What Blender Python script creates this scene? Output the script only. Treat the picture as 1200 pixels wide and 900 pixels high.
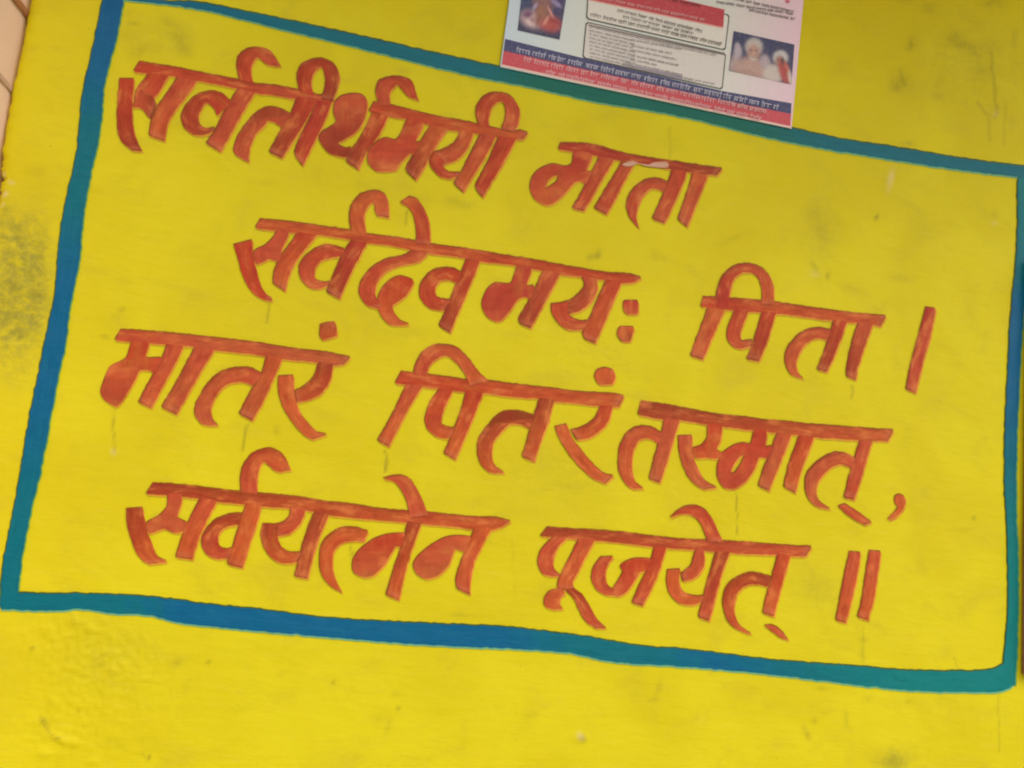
import bpy, math, random
import numpy as np
from mathutils import Matrix, Vector
from mathutils.geometry import tessellate_polygon

random.seed(7)
rng = np.random.default_rng(11)
for o in list(bpy.data.objects):
    bpy.data.objects.remove(o)
scene = bpy.context.scene
R = math.radians

# ------------------------------------------------------------------ camera
# wall plane: y = 0, seen from y < 0; x to the right, z up.
F_PX = 1362.4
ex = np.array([5092.5, 712.7, F_PX]); ex /= np.linalg.norm(ex)      # wall x in camera axes (right, down, forward)
ez = np.array([677.2, -7443.7, F_PX]); ez -= ex * (ez @ ex); ez /= np.linalg.norm(ez)
ey = np.cross(ez, ex)                                                # into the wall
Rw = np.stack([ex, ey, ez], axis=1)                                  # world -> camera(right, down, fwd)
CAM_D = 3.05
CAM = np.array([0.0, -CAM_D, 1.52])


def ray(px, py):
    d = np.array([px - 600.0, py - 450.0, F_PX])
    return Rw.T @ d


def wp(px, py, y=0.0):
    """photo position -> point on the plane y = const of the wall"""
    d = ray(px, py)
    t = (y - CAM[1]) / d[1]
    return CAM + d * t


cam_d = bpy.data.cameras.new('camera')
cam = bpy.data.objects.new('camera', cam_d)
scene.collection.objects.link(cam)
cr = Rw.T @ np.array([1, 0, 0]); cdn = Rw.T @ np.array([0, 1, 0]); cf = Rw.T @ np.array([0, 0, 1])
cam.matrix_world = Matrix(((cr[0], -cdn[0], -cf[0], CAM[0]), (cr[1], -cdn[1], -cf[1], CAM[1]),
                           (cr[2], -cdn[2], -cf[2], CAM[2]), (0, 0, 0, 1)))
cam_d.sensor_width = 36
cam_d.lens = 36 * F_PX / 1200
cam_d.clip_end = 500
cam_d.clip_start = 0.05
scene.camera = cam

# ------------------------------------------------------------------ sky, sun, exposure
SUN_EL, SUN_AZ = 46.0, 152.0            # azimuth measured from +y (into the wall) clockwise
world = bpy.data.worlds.new('World'); scene.world = world
world.use_nodes = True
wn = world.node_tree
bg = wn.nodes['Background']
sky = wn.nodes.new('ShaderNodeTexSky'); sky.sky_type = 'NISHITA'; sky.sun_disc = False
sky.sun_elevation = R(SUN_EL); sky.sun_rotation = R(SUN_AZ)
sky.air_density = 1.6; sky.dust_density = 6.0; sky.ozone_density = 1.0
wn.links.new(sky.outputs[0], bg.inputs[0]); bg.inputs[1].default_value = 0.11
sd = bpy.data.lights.new('sun', 'SUN'); sd.energy = 1.5; sd.angle = R(80); sd.color = (1.0, 0.98, 0.91)
sun = bpy.data.objects.new('sun', sd); scene.collection.objects.link(sun)
sv = Vector((math.sin(R(SUN_AZ)) * math.cos(R(SUN_EL)), math.cos(R(SUN_AZ)) * math.cos(R(SUN_EL)), math.sin(R(SUN_EL))))
sun.rotation_euler = sv.to_track_quat('Z', 'Y').to_euler()
scene.view_settings.view_transform = 'Standard'
scene.view_settings.look = 'None'
scene.view_settings.gamma = 1
scene.view_settings.exposure = 0.06
scene.render.engine = 'CYCLES'
scene.cycles.filter_width = 2.1


# ------------------------------------------------------------------ helpers
def srgb(r, g, b):
    f = lambda c: (c / 255 / 12.92) if c / 255 <= 0.04045 else ((c / 255 + 0.055) / 1.055) ** 2.4
    return (f(r), f(g), f(b))


def tag(o, label=None, cat=None, group=None, kind=None):
    if label: o['label'] = label
    if cat: o['category'] = cat
    if group: o['group'] = group
    if kind: o['kind'] = kind
    return o


def link(name, me, mats, parent=None):
    o = bpy.data.objects.new(name, me)
    scene.collection.objects.link(o)
    for m in (mats if isinstance(mats, (list, tuple)) else [mats]):
        me.materials.append(m)
    if parent: o.parent = parent
    return o


class NT:
    """small wrapper for building node trees"""
    def __init__(s, name):
        s.m = bpy.data.materials.new(name); s.m.use_nodes = True
        s.t = s.m.node_tree; s.b = s.t.nodes['Principled BSDF']

    def n(s, typ, **k):
        nd = s.t.nodes.new(typ)
        for a, v in k.items():
            setattr(nd, a, v)
        return nd

    def l(s, a, b): s.t.links.new(a, b)

    def noise(s, vec, scale, detail=4, rough=0.6, dist=0.0):
        nd = s.n('ShaderNodeTexNoise'); nd.inputs['Scale'].default_value = scale
        nd.inputs['Detail'].default_value = detail; nd.inputs['Roughness'].default_value = rough
        nd.inputs['Distortion'].default_value = dist
        if vec is not None: s.l(vec, nd.inputs['Vector'])
        return nd.outputs['Fac']

    def math(s, op, a, b=None, c=None):
        nd = s.n('ShaderNodeMath', operation=op)
        for i, v in enumerate((a, b, c)):
            if v is None: continue
            if isinstance(v, (int, float)): nd.inputs[i].default_value = v
            else: s.l(v, nd.inputs[i])
        return nd.outputs[0]

    def ramp(s, fac, lo, hi):
        nd = s.n('ShaderNodeMapRange'); nd.interpolation_type = 'SMOOTHSTEP'
        nd.inputs['From Min'].default_value = lo; nd.inputs['From Max'].default_value = hi
        s.l(fac, nd.inputs['Value'])
        return nd.outputs['Result']

    def mix(s, fac, a, b, mode='MIX'):
        nd = s.n('ShaderNodeMix', data_type='RGBA', blend_type=mode)
        for sock, v in ((nd.inputs['Factor'], fac), (nd.inputs['A'], a), (nd.inputs['B'], b)):
            if isinstance(v, (int, float)): sock.default_value = v
            elif isinstance(v, tuple): sock.default_value = (*v, 1)
            else: s.l(v, sock)
        return nd.outputs['Result']

    def attr(s, name, out='Fac'):
        nd = s.n('ShaderNodeAttribute', attribute_name=name)
        return nd.outputs[out]

    def pos(s, sx=1, sy=1, sz=1):
        g = s.n('ShaderNodeNewGeometry')
        mp = s.n('ShaderNodeMapping'); mp.inputs['Scale'].default_value = (sx, sy, sz)
        s.l(g.outputs['Position'], mp.inputs['Vector'])
        return mp.outputs['Vector']

    def bump(s, h, strength, dist, prev=None):
        nd = s.n('ShaderNodeBump'); nd.inputs['Strength'].default_value = strength
        nd.inputs['Distance'].default_value = dist
        s.l(h, nd.inputs['Height'])
        if prev is not None: s.l(prev, nd.inputs['Normal'])
        return nd.outputs['Normal']


def wall_relief(nt):
    """the plaster under every coat of paint: slow trowel waves, brush drag, grit"""
    n1 = nt.bump(nt.noise(nt.pos(1, 1, 1.3), 3.2, 3, 0.5, 0.4), 0.30, 0.030)
    n2 = nt.bump(nt.noise(nt.pos(1, 1, 4), 11, 5, 0.6, 0.3), 0.30, 0.005, n1)
    n3 = nt.bump(nt.noise(nt.pos(1, 1, 1), 130, 4, 0.65), 0.25, 0.0010, n2)
    return n3


# ------------------------------------------------------------------ materials
def mat_wall():
    nt = NT('yellow_wall_paint')
    y1, y2, y3 = (0.69, 0.585, 0.005), (0.74, 0.645, 0.008), (0.62, 0.52, 0.015)
    c = nt.mix(nt.ramp(nt.noise(nt.pos(1, 1, 1), 2.3, 4, 0.55, 0.6), 0.35, 0.65), y1, y2)
    c = nt.mix(nt.math('MULTIPLY', nt.ramp(nt.noise(nt.pos(1, 1, 1.5), 5.5, 5, 0.65, 0.5), 0.48, 0.76), 0.75), c, y3)
    # chalky thin patches of brushed paint
    c = nt.mix(nt.math('MULTIPLY', nt.ramp(nt.noise(nt.pos(1, 1, 5), 17, 5, 0.7, 0.5), 0.52, 0.78), 0.45), c, (0.74, 0.60, 0.055))
    # general fine grime
    c = nt.mix(nt.math('MULTIPLY', nt.ramp(nt.noise(nt.pos(), 34, 6, 0.72, 0.3), 0.60, 0.82), 0.30), c, (0.34, 0.26, 0.03))
    specks = nt.ramp(nt.noise(nt.pos(), 75, 2, 0.5), 0.735, 0.80)
    c = nt.mix(nt.math('MULTIPLY', specks, 0.55), c, (0.22, 0.17, 0.03))
    # traced stains
    st = nt.math('MULTIPLY', nt.attr('stain'), nt.ramp(nt.noise(nt.pos(), 45, 5, 0.75, 0.4), 0.22, 0.62))
    c = nt.mix(nt.math('MINIMUM', st, 0.9), c, (0.20, 0.165, 0.022))
    sm = nt.math('MULTIPLY', nt.attr('smear'), nt.ramp(nt.noise(nt.pos(1, 1, 1.3), 30, 8, 0.8, 0.2), 0.28, 0.68))
    c = nt.mix(nt.math('MINIMUM', sm, 0.85), c, (0.30, 0.285, 0.045))
    c = nt.mix(nt.attr('line'), c, (0.17, 0.13, 0.02))
    c = nt.mix(nt.attr('pale'), c, (0.78, 0.62, 0.36))
    nt.l(c, nt.b.inputs['Base Color'])
    nt.l(nt.ramp(nt.noise(nt.pos(), 9, 4), 0.2, 0.9), nt.b.inputs['Roughness'])
    rr = nt.n('ShaderNodeMapRange'); rr.inputs['To Min'].default_value = 0.42; rr.inputs['To Max'].default_value = 0.68
    nt.l(nt.noise(nt.pos(), 9, 4), rr.inputs['Value']); nt.l(rr.outputs[0], nt.b.inputs['Roughness'])
    nt.b.inputs['Specular IOR Level'].default_value = 0.18
    nt.l(wall_relief(nt), nt.b.inputs['Normal'])
    return nt.m


def mat_paint(name, rough=0.45, thin=(0.70, 0.50, 0.03), thin_amt=0.5, streak=True):
    """brushed enamel: colour comes from the stroke's own paint load and painted edge shade (attribute col)"""
    nt = NT(name)
    col = nt.attr('col', 'Color')
    uv = nt.n('ShaderNodeCombineXYZ')
    nt.l(nt.math('MULTIPLY', nt.attr('across'), 7.0), uv.inputs[0])
    nt.l(nt.math('MULTIPLY', nt.attr('along'), 1.6), uv.inputs[1])
    nt.l(nt.math('MULTIPLY', nt.attr('seed'), 50.0), uv.inputs[2])
    s = nt.noise(uv.outputs[0], 1.0, 3, 0.6)
    c = nt.mix(nt.math('MULTIPLY', nt.ramp(s, 0.48, 0.80), thin_amt * 0.6), col, thin)
    c = nt.mix(nt.math('MULTIPLY', nt.ramp(s, 0.50, 0.22), 0.35), c, nt.mix(1.0, col, (0.55, 0.50, 0.55), 'MULTIPLY'))
    if name.startswith('red'):
        # paint load along the stroke: full at the dip, running dry, and thin enough to show what is under it
        uv2 = nt.n('ShaderNodeCombineXYZ')
        nt.l(nt.math('MULTIPLY', nt.attr('across'), 1.6), uv2.inputs[0])
        nt.l(nt.math('MULTIPLY', nt.attr('along'), 2.2), uv2.inputs[1])
        nt.l(nt.math('MULTIPLY', nt.attr('seed'), 90.0), uv2.inputs[2])
        m_ = nt.noise(uv2.outputs[0], 1.0, 3, 0.55)
        c = nt.mix(nt.math('MULTIPLY', nt.ramp(m_, 0.50, 0.72), 0.70), c, srgb(232, 132, 74))
        c = nt.mix(nt.math('MULTIPLY', nt.ramp(m_, 0.48, 0.28), 0.45), c, srgb(170, 44, 32))
        al_ = nt.n('ShaderNodeMapRange'); al_.inputs['From Min'].default_value = .3; al_.inputs['From Max'].default_value = .62
        al_.inputs['To Min'].default_value = .98; al_.inputs['To Max'].default_value = .80
        nt.l(nt.noise(uv2.outputs[0], 1.7, 4, 0.6), al_.inputs['Value'])
        nt.l(al_.outputs[0], nt.b.inputs['Alpha'])
    # missed grains where the wall shows through
    g = nt.ramp(nt.noise(nt.pos(), 120, 5, 0.75), 0.60, 0.76)
    g = nt.math('MULTIPLY', g, nt.ramp(nt.noise(nt.pos(), 14, 3), 0.42, 0.70))
    c = nt.mix(nt.math('MULTIPLY', g, thin_amt), c, thin)
    c = nt.mix(nt.math('MULTIPLY', nt.ramp(nt.noise(nt.pos(), 30, 5, 0.7), 0.40, 0.75), 0.22), c,
               nt.mix(1.0, col, (0.62, 0.62, 0.62), 'MULTIPLY'))
    nt.l(c, nt.b.inputs['Base Color'])
    nt.b.inputs['Roughness'].default_value = rough
    nt.b.inputs['Specular IOR Level'].default_value = 0.16
    b = nt.bump(s, 0.25, 0.0008, wall_relief(nt))
    nt.l(b, nt.b.inputs['Normal'])
    return nt.m


def mat_plain(name, col, rough=0.6, scale=60, amt=0.25, bump=0.0, alt=None):
    nt = NT(name)
    alt = alt or tuple(v * 0.6 for v in col)
    c = nt.mix(nt.math('MULTIPLY', nt.ramp(nt.noise(nt.pos(), scale, 5, 0.65), 0.4, 0.75), amt), col, alt)
    nt.l(c, nt.b.inputs['Base Color']); nt.b.inputs['Roughness'].default_value = rough
    if bump:
        nt.l(nt.bump(nt.noise(nt.pos(), scale, 5, 0.65), 0.5, bump), nt.b.inputs['Normal'])
    return nt.m


def mat_print(name):
    nt = NT(name)
    col = nt.attr('col', 'Color')
    c = nt.mix(nt.math('MULTIPLY', nt.ramp(nt.noise(nt.pos(), 90, 4, 0.7), 0.45, 0.8), 0.18), col, (0.55, 0.5, 0.5))
    nt.l(c, nt.b.inputs['Base Color']); nt.b.inputs['Roughness'].default_value = 0.4
    nt.b.inputs['Specular IOR Level'].default_value = 0.35
    return nt.m


M_wall = mat_wall()
M_red = mat_paint('red_lettering_paint', 0.45, (0.62, 0.27, 0.035), 0.55)
M_border = mat_paint('teal_border_paint', 0.42, (0.03, 0.24, 0.22), 0.28)
M_print = mat_print('poster_print')

# ------------------------------------------------------------------ ground
me = bpy.data.meshes.new('ground')
me.from_pydata([(-150, -150, 0), (150, -150, 0), (150, 150, 0), (-150, 150, 0)], [], [(0, 1, 2, 3)])
g_ = link('ground', me, mat_plain('dusty_ground', (0.40, 0.41, 0.27), 0.9, 1.7, 0.4, 0.02))
tag(g_, kind='structure')

# ------------------------------------------------------------------ the yellow wall
X_L = wp(35, 0)[0]                       # left arris
X_R = wp(1200, 450)[0] + 1.6
Z_T = 4.6
Y_BACK = 0.24


def arr(a, b, c, d, step, coarse):
    return np.concatenate([np.linspace(a, b, max(2, int((b - a) / coarse)), endpoint=False),
                           np.arange(b, c, step), np.linspace(c, d, max(2, int((d - c) / coarse)))])


corners = [wp(0, 0), wp(1200, 0), wp(1200, 900), wp(0, 900)]
zmin = min(c[2] for c in corners) - 0.05; zmax = max(c[2] for c in corners) + 0.05
xmax = max(c[0] for c in corners) + 0.05
xs = np.concatenate([np.arange(X_L, xmax, 0.0062), np.linspace(xmax, X_R, 20)])
zs = arr(0.0, zmin, zmax, Z_T, 0.0062, 0.1)
nx, nz = len(xs), len(zs)
GX, GZ = np.meshgrid(xs, zs)
# photo position of each vertex, for placing traced marks at their real spots on the plaster
P3 = np.stack([GX - CAM[0], np.zeros_like(GX) - CAM[1], GZ - CAM[2]], -1) @ Rw.T
PU = 600 + F_PX * P3[..., 0] / P3[..., 2]
PV = 450 + F_PX * P3[..., 1] / P3[..., 2]


def vnoise(u, v, s, seed):
    r = np.random.default_rng(seed); T = r.random((64, 64))
    a, b = u / s, v / s
    i, j = np.floor(a).astype(int), np.floor(b).astype(int)
    fa, fb = a - i, b - j
    fa = fa * fa * (3 - 2 * fa); fb = fb * fb * (3 - 2 * fb)
    g = lambda p, q: T[p % 64, q % 64]
    return (g(i, j) * (1 - fa) + g(i + 1, j) * fa) * (1 - fb) + (g(i, j + 1) * (1 - fa) + g(i + 1, j + 1) * fa) * fb


def blob(cx, cy, rx, ry, ang=0.0, soft=1.0):
    wob = 5 * (vnoise(PU + 500, PV + 500, 14, 3) - 0.5)
    dx, dy = PU - cx + wob, PV - cy + wob
    ca, sa = math.cos(R(ang)), math.sin(R(ang))
    q = ((dx * ca + dy * sa) / rx) ** 2 + ((-dx * sa + dy * ca) / ry) ** 2
    return np.exp(-q * soft)


def seg(pts, w):
    out = np.zeros_like(PU)
    wob = 2.2 * (vnoise(PU + 900, PV + 900, 9, 5) - 0.5)
    for (x0, y0), (x1, y1) in zip(pts[:-1], pts[1:]):
        dx, dy = x1 - x0, y1 - y0
        t = np.clip(((PU - x0) * dx + (PV - y0) * dy) / (dx * dx + dy * dy), 0, 1)
        d2 = (PU + wob - x0 - t * dx) ** 2 + (PV - y0 - t * dy) ** 2
        out = np.maximum(out, np.exp(-d2 / (w * w)))
    return out


stain = np.zeros_like(PU); smear = np.zeros_like(PU); line = np.zeros_like(PU); pale = np.zeros_like(PU); H = np.zeros_like(PU)
for (x, y, rx, ry, a, s) in [
        (1068, 54, 5, 7, 0, .8), (1056, 95, 11, 12, 20, .55), (1050, 103, 7, 6, 0, .5), (1128, 52, 18, 6, 12, .6), (1118, 42, 9, 5, 0, .5),
        (1142, 64, 12, 6, 20, .4), (1150, 85, 12, 10, 0, .35), (1163, 55, 14, 10, 0, .3), (1090, 10, 10, 6, 0, .4), (1165, 6, 14, 6, 0, .5),
        (1098, 113, 8, 5, 0, .35), (1066, 170, 9, 3, 8, .5), (1188, 45, 5, 12, 0, .35), (1060, 0, 10, 5, 0, .5), (1100, 95, 6, 9, 0, .25),
        (165, 62, 13, 7, -20, .40), (196, 26, 15, 9, 30, .32), (211, 46, 12, 12, 60, .45), (216, 60, 10, 8, 0, .38), (157, 27, 8, 2.5, 5, .5),
        (955, 250, 9, 13, -20, .35), (964, 275, 5, 8, 0, .4), (1029, 256, 2.2, 4, 20, 1.1), (970, 323, 3, 5, 0, .9), (955, 313, 3, 9, -35, .5),
        (1056, 326, 13, 4, 5, .35), (1165, 250, 4, 6, 0, .35), (858, 280, 20, 5, -15, .3), (700, 297, 3, 6, 20, .85), (693, 303, 3, 5, 40, .6),
        (143, 363, 4, 4, 0, .7), (122, 394, 4, 2, 0, .7), (140, 378, 10, 12, 0, .3), (325, 505, 4, 5, 0, .5), (182, 605, 8, 5, 0, .35),
        (390, 800, 3, 3, 0, .9), (469, 832, 3, 2.5, 0, .9), (454, 850, 4, 12, 10, .4), (442, 842, 10, 8, 0, .25), (683, 866, 3, 5, 20, .9),
        (772, 805, 4, 10, 10, .45), (765, 820, 8, 4, 0, .35), (946, 860, 3, 8, -25, .75), (953, 843, 3, 3, 0, .7), (992, 842, 4, 10, -10, .45),
        (965, 808, 9, 3, 5, .4), (1017, 818, 7, 5, 0, .4), (1066, 823, 6, 5, 20, .4), (1012, 790, 4, 5, 0, .4), (1048, 893, 16, 12, 0, .75),
        (1140, 606, 3, 3, 0, .7), (1130, 620, 12, 3, 5, .3), (1010, 765, 4, 8, 0, .4), (1012, 749, 6, 4, 0, .4), (800, 700, 12, 6, 0, .2),
        (207, 776, 7, 5, 0, .45), (244, 776, 3, 3, 0, .9), (40, 761, 3, 2.5, 0, 1.), (173, 886, 2.2, 3.5, 0, 1.1), (135, 872, 12, 5, 0, .25),
        (52, 846, 3, 6, -30, .8), (91, 832, 3, 3, 0, .6), (85, 612, 8, 3, 0, .3), (620, 840, 6, 6, 0, .25), (540, 720, 20, 3, 5, .35),
        (530, 236, 12, 6, 0, .35), (545, 240, 10, 5, -10, .3), (640, 690, 16, 8, 0, .2), (560, 590, 16, 8, 0, .22), (330, 790, 6, 4, 0, .3),
        (830, 620, 20, 14, 0, .22), (500, 590, 24, 10, 0, .18), (955, 690, 22, 20, 0, .20), (465, 815, 5, 4, 0, .3), (390, 40, 7, 4, 0, .4),
        (474, 84, 8, 5, 0, .3), (430, 216, 16, 6, 0, .15), (100, 170, 12, 5, 0, .15), (45, 200, 12, 7, 0, .25)]:
    stain += s * blob(x, y, rx, ry, a)
# the scuffed grey-green patch by the left arris
smear += 1.0 * blob(22, 330, 36, 72, 0, 1.0) + 0.8 * blob(18, 370, 30, 34) + 0.5 * blob(8, 275, 22, 28) + 0.45 * blob(45, 300, 14, 50)
smear += 0.35 * blob(10, 430, 30, 30) + 0.22 * blob(190, 40, 50, 26) + 0.25 * blob(960, 270, 22, 40) + 0.5 * blob(1048, 893, 22, 14)
smear += 0.25 * blob(1130, 70, 60, 60) + 0.18 * blob(650, 560, 80, 40) + 0.15 * blob(980, 700, 80, 60) + 0.2 * blob(130, 770, 60, 40)
smear += 0.12 * blob(5, 800, 26, 90)
stain += 0.30 * blob(22, 330, 30, 64) * vnoise(PU, PV, 9, 51)
stain += 0.55 * blob(38, 345, 13, 8, 20) + 0.5 * blob(14, 372, 18, 9, -15) + 0.6 * blob(3, 394, 6, 4) + 0.35 * blob(48, 300, 5, 22) + 0.35 * blob(40, 257, 8, 3, 20)
stain += 0.4 * blob(24, 392, 9, 5) + 0.35 * blob(10, 340, 8, 6) + 0.5 * blob(5, 248, 6, 10)
for pts, w, s in [([(134, 477), (133, 500), (134, 530)], 1.3, .55), ([(290, 497), (287, 512), (284, 529)], 1.5, .6),
                  ([(451, 528), (454, 540), (453, 553)], 1.5, .6), ([(863, 577), (863, 600), (865, 627)], 1.0, .6),
                  ([(315, 352), (313, 378)], 1.5, .5), ([(477, 247), (476, 264)], 1.4, .55), ([(411, 640), (412, 651)], 1.5, .5),
                  ([(452, 540), (452, 551)], 1.4, .4), ([(1161, 62), (1164, 90), (1168, 134)], 2.0, .42), ([(1146, 120), (1156, 134), (1166, 138)], 1.5, .35),
                  ([(1158, 140), (1160, 165)], 1.6, .3), ([(1178, 120), (1176, 170)], 1.5, .2), ([(1054, 80), (1060, 100)], 1.6, .35),
                  ([(999, 452), (998, 466)], 1.5, .5), ([(1012, 735), (1011, 790)], 1.0, .3), ([(1170, 815), (1171, 880)], 1.2, .3),
                  ([(785, 148), (786, 185)], 1.2, .25), ([(600, 630), (604, 700)], 1.2, .15), ([(520, 80), (560, 96)], 1.0, .2),
                  ([(48, 843), (60, 862), (70, 866)], 1.3, .5), ([(1118, 770), (1122, 785)], 1.2, .3)]:
    line += s * seg(pts, w)
for (x, y, rx, ry, s) in [(1044, 207, 4, 9, .55), (1043, 220, 3, 8, .25), (1166, 262, 3, 3, .3), (133, 530, 3, 3, .4), (3, 205, 3, 2, .9), (5, 228, 4, 3, .9),
                          (681, 864, 3, 4, .5), (1165, 132, 4, 4, .25), (955, 322, 6, 4, .2), (900, 12, 5, 5, .15), (12, 213, 3, 2, .6), (2, 240, 3, 2, .6)]:
    pale += s * blob(x, y, rx, ry, 0)
stain = np.clip(stain * .66, 0, 1); smear = np.clip(smear, 0, 1); line = np.clip(line * .75, 0, .85); pale = np.clip(pale, 0, 1)
# real relief: lumps and torn plaster in the lower left, scuffs by the arris (metres, towards the viewer)
low = np.clip(blob(85, 740, 55, 32) + blob(95, 775, 55, 30) + 0.9 * blob(75, 855, 60, 42) + 0.5 * blob(160, 800, 60, 60), 0, 1)
rough = vnoise(PU * .8 + PV * .9, PV * .8 - PU * .9, 5.0, 21) * .6 + vnoise(PU, PV, 3.5, 22) * .4
H += low * 0.0027 * np.clip((rough - .50) * 3.2, -.25, 1.0)
for (x, y, rx, ry, a, hgt) in [(40, 760, 5, 5, 0, .003), (88, 786, 13, 3, 22, .0045), (76, 792, 4, 9, 10, .003), (97, 764, 3.5, 8, -35, .004), (132, 786, 7, 4, 30, .004),
                               (63, 822, 5, 4, 0, .005), (66, 864, 14, 4, 22, .005), (50, 883, 8, 6, 0, .005), (80, 868, 12, 4, 10, .0045), (73, 882, 5, 7, 0, .004),
                               (90, 730, 12, 5, 35, .003), (57, 740, 6, 6, 0, .003), (105, 738, 7, 4, 30, .003), (170, 795, 16, 2, 2, .003), (110, 892, 8, 5, 0, .004),
                               (680, 866, 6, 6, 0, .003), (1165, 140, 7, 9, 0, .003), (1125, 55, 14, 5, 10, .002), (962, 325, 6, 6, 0, .002), (150, 745, 10, 3, 20, .002)]:
    H += .75 * hgt * blob(x, y, rx, ry, a)
scuff = np.clip(smear - .35, 0, 1)
H -= scuff * 0.004 * np.clip(vnoise(PU, PV, 6, 31) * 1.4 - .3, 0, 1)
edge = np.exp(-((GX - X_L) / 0.018) ** 2)
Xd = GX + edge * (0.004 * (vnoise(PV * 1.0 + 30, PV * 0 + 7, 5, 41) - .5) + 0.008 * (vnoise(PV + 12, PV * 0 + 3, 60, 42) - .5))
chip = np.exp(-((PV - 215) / 26) ** 2) * edge
Xd = Xd + chip * 0.018 * vnoise(PV, PV * 0, 4, 44)
Yd = -H + edge * 0.005 * vnoise(PV, PU, 11, 43) + np.exp(-((GX - X_L) / 0.006) ** 2) * 0.006

front = np.stack([Xd, Yd, GZ], -1).reshape(-1, 3)
nv = len(front)
idx = np.arange(nx * nz).reshape(nz, nx)
quads = np.stack([idx[:-1, :-1], idx[:-1, 1:], idx[1:, 1:], idx[1:, :-1]], -1).reshape(-1, 4).tolist()
verts = front.tolist()
# returns: left end (following the ragged arris), right end, top and back
lb = len(verts)
verts += [[float(Xd[j, 0]), Y_BACK, float(zs[j])] for j in range(nz)]
quads += [[lb + j, int(idx[j, 0]), int(idx[j + 1, 0]), lb + j + 1] for j in range(nz - 1)]
rb = len(verts)
verts += [[float(X_R), Y_BACK, float(zs[j])] for j in range(nz)]
quads += [[int(idx[j, -1]), rb + j, rb + j + 1, int(idx[j + 1, -1])] for j in range(nz - 1)]
quads += [[rb, lb, lb + nz - 1, rb + nz - 1]]
quads += [[int(v) for v in idx[-1, :]] + [rb + nz - 1, lb + nz - 1]]
me = bpy.data.meshes.new('yellow_wall')
me.from_pydata(verts, [], quads)
for nm, A in (('stain', stain), ('smear', smear), ('line', line), ('pale', pale)):
    at = me.attributes.new(nm, 'FLOAT', 'POINT')
    full = np.zeros(len(verts), dtype=np.float32); full[:nv] = A.reshape(-1)
    at.data.foreach_set('value', full)
me.polygons.foreach_set('use_smooth', np.ones(len(me.polygons), dtype=bool))
wall = link('painted_wall', me, M_wall)
tag(wall, 'yellow plastered wall painted with four lines of red Devanagari lettering inside a teal frame', 'wall', kind='thing')

# ------------------------------------------------------------------ tracing tools
VIEWS = dict(A=(120, 40, 5), B=(300, 40, 5), C=(440, 80, 5), D=(600, 130, 4.6154), E=(260, 210, 5), F=(400, 220, 5), G=(560, 260, 5.2955),
             H=(790, 290, 3.75), I=(100, 360, 5), J=(230, 360, 5), K=(430, 390, 5), L=(600, 420, 5), M=(720, 450, 5), N=(880, 460, 5),
             O=(130, 510, 5), P=(290, 540, 5), Q=(410, 540, 5), R=(610, 580, 5), S=(760, 590, 5), T=(900, 600, 5.625),
             U=(580, 0, 10), V=(680, 0, 6.6667), W=(840, 0, 5.625), X=(560, 0, 3), Z=(0, 0, 1))


def v(k, *c):
    x0, y0, s = VIEWS[k]
    return [(x0 + c[i] / s, y0 + c[i + 1] / s) for i in range(0, len(c), 2)]


def smooth(pts, n):
    """Catmull-Rom through pts, resampled to n points by length"""
    p = np.array(pts, float)
    if len(p) > 2:
        q = np.vstack([2 * p[0] - p[1], p, 2 * p[-1] - p[-2]])
        out = []
        for i in range(1, len(q) - 2):
            p0, p1, p2, p3 = q[i - 1], q[i], q[i + 1], q[i + 2]
            d0 = max(np.linalg.norm(p1 - p0) ** .5, 1e-4); d1 = max(np.linalg.norm(p2 - p1) ** .5, 1e-4); d2 = max(np.linalg.norm(p3 - p2) ** .5, 1e-4)
            m1 = d1 * ((p1 - p0) / d0 - (p2 - p0) / (d0 + d1) + (p2 - p1) / d1)
            m2 = d1 * ((p2 - p1) / d1 - (p3 - p1) / (d1 + d2) + (p3 - p2) / d2)
            for t in np.linspace(0, 1, 8, endpoint=False):
                out.append((2 * t**3 - 3 * t**2 + 1) * p1 + (t**3 - 2 * t**2 + t) * m1 + (-2 * t**3 + 3 * t**2) * p2 + (t**3 - t**2) * m2)
        out.append(p[-1]); p = np.array(out)
    L = np.concatenate([[0], np.cumsum(np.linalg.norm(np.diff(p, axis=0), axis=1))])
    s = np.linspace(0, L[-1], n)
    return np.stack([np.interp(s, L, p[:, 0]), np.interp(s, L, p[:, 1])], 1), L[-1]


def closed_smooth(pts, k=4, round_=0.55):
    """closed outline softened at its corners, as a loaded brush leaves it"""
    p = np.array(pts, float); n = len(p); out = []
    for i in range(n):
        p0, p1, p2, p3 = p[i - 1], p[i], p[(i + 1) % n], p[(i + 2) % n]
        m1 = (p2 - p0) * 0.5 * round_; m2 = (p3 - p1) * 0.5 * round_
        lim = np.linalg.norm(p2 - p1)
        for m in (m1, m2):
            l_ = np.linalg.norm(m)
            if l_ > lim: m *= lim / l_
        for t in np.linspace(0, 1, k, endpoint=False):
            out.append((2 * t**3 - 3 * t**2 + 1) * p1 + (t**3 - 2 * t**2 + t) * m1 + (-2 * t**3 + 3 * t**2) * p2 + (t**3 - t**2) * m2)
    return np.array(out)


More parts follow.
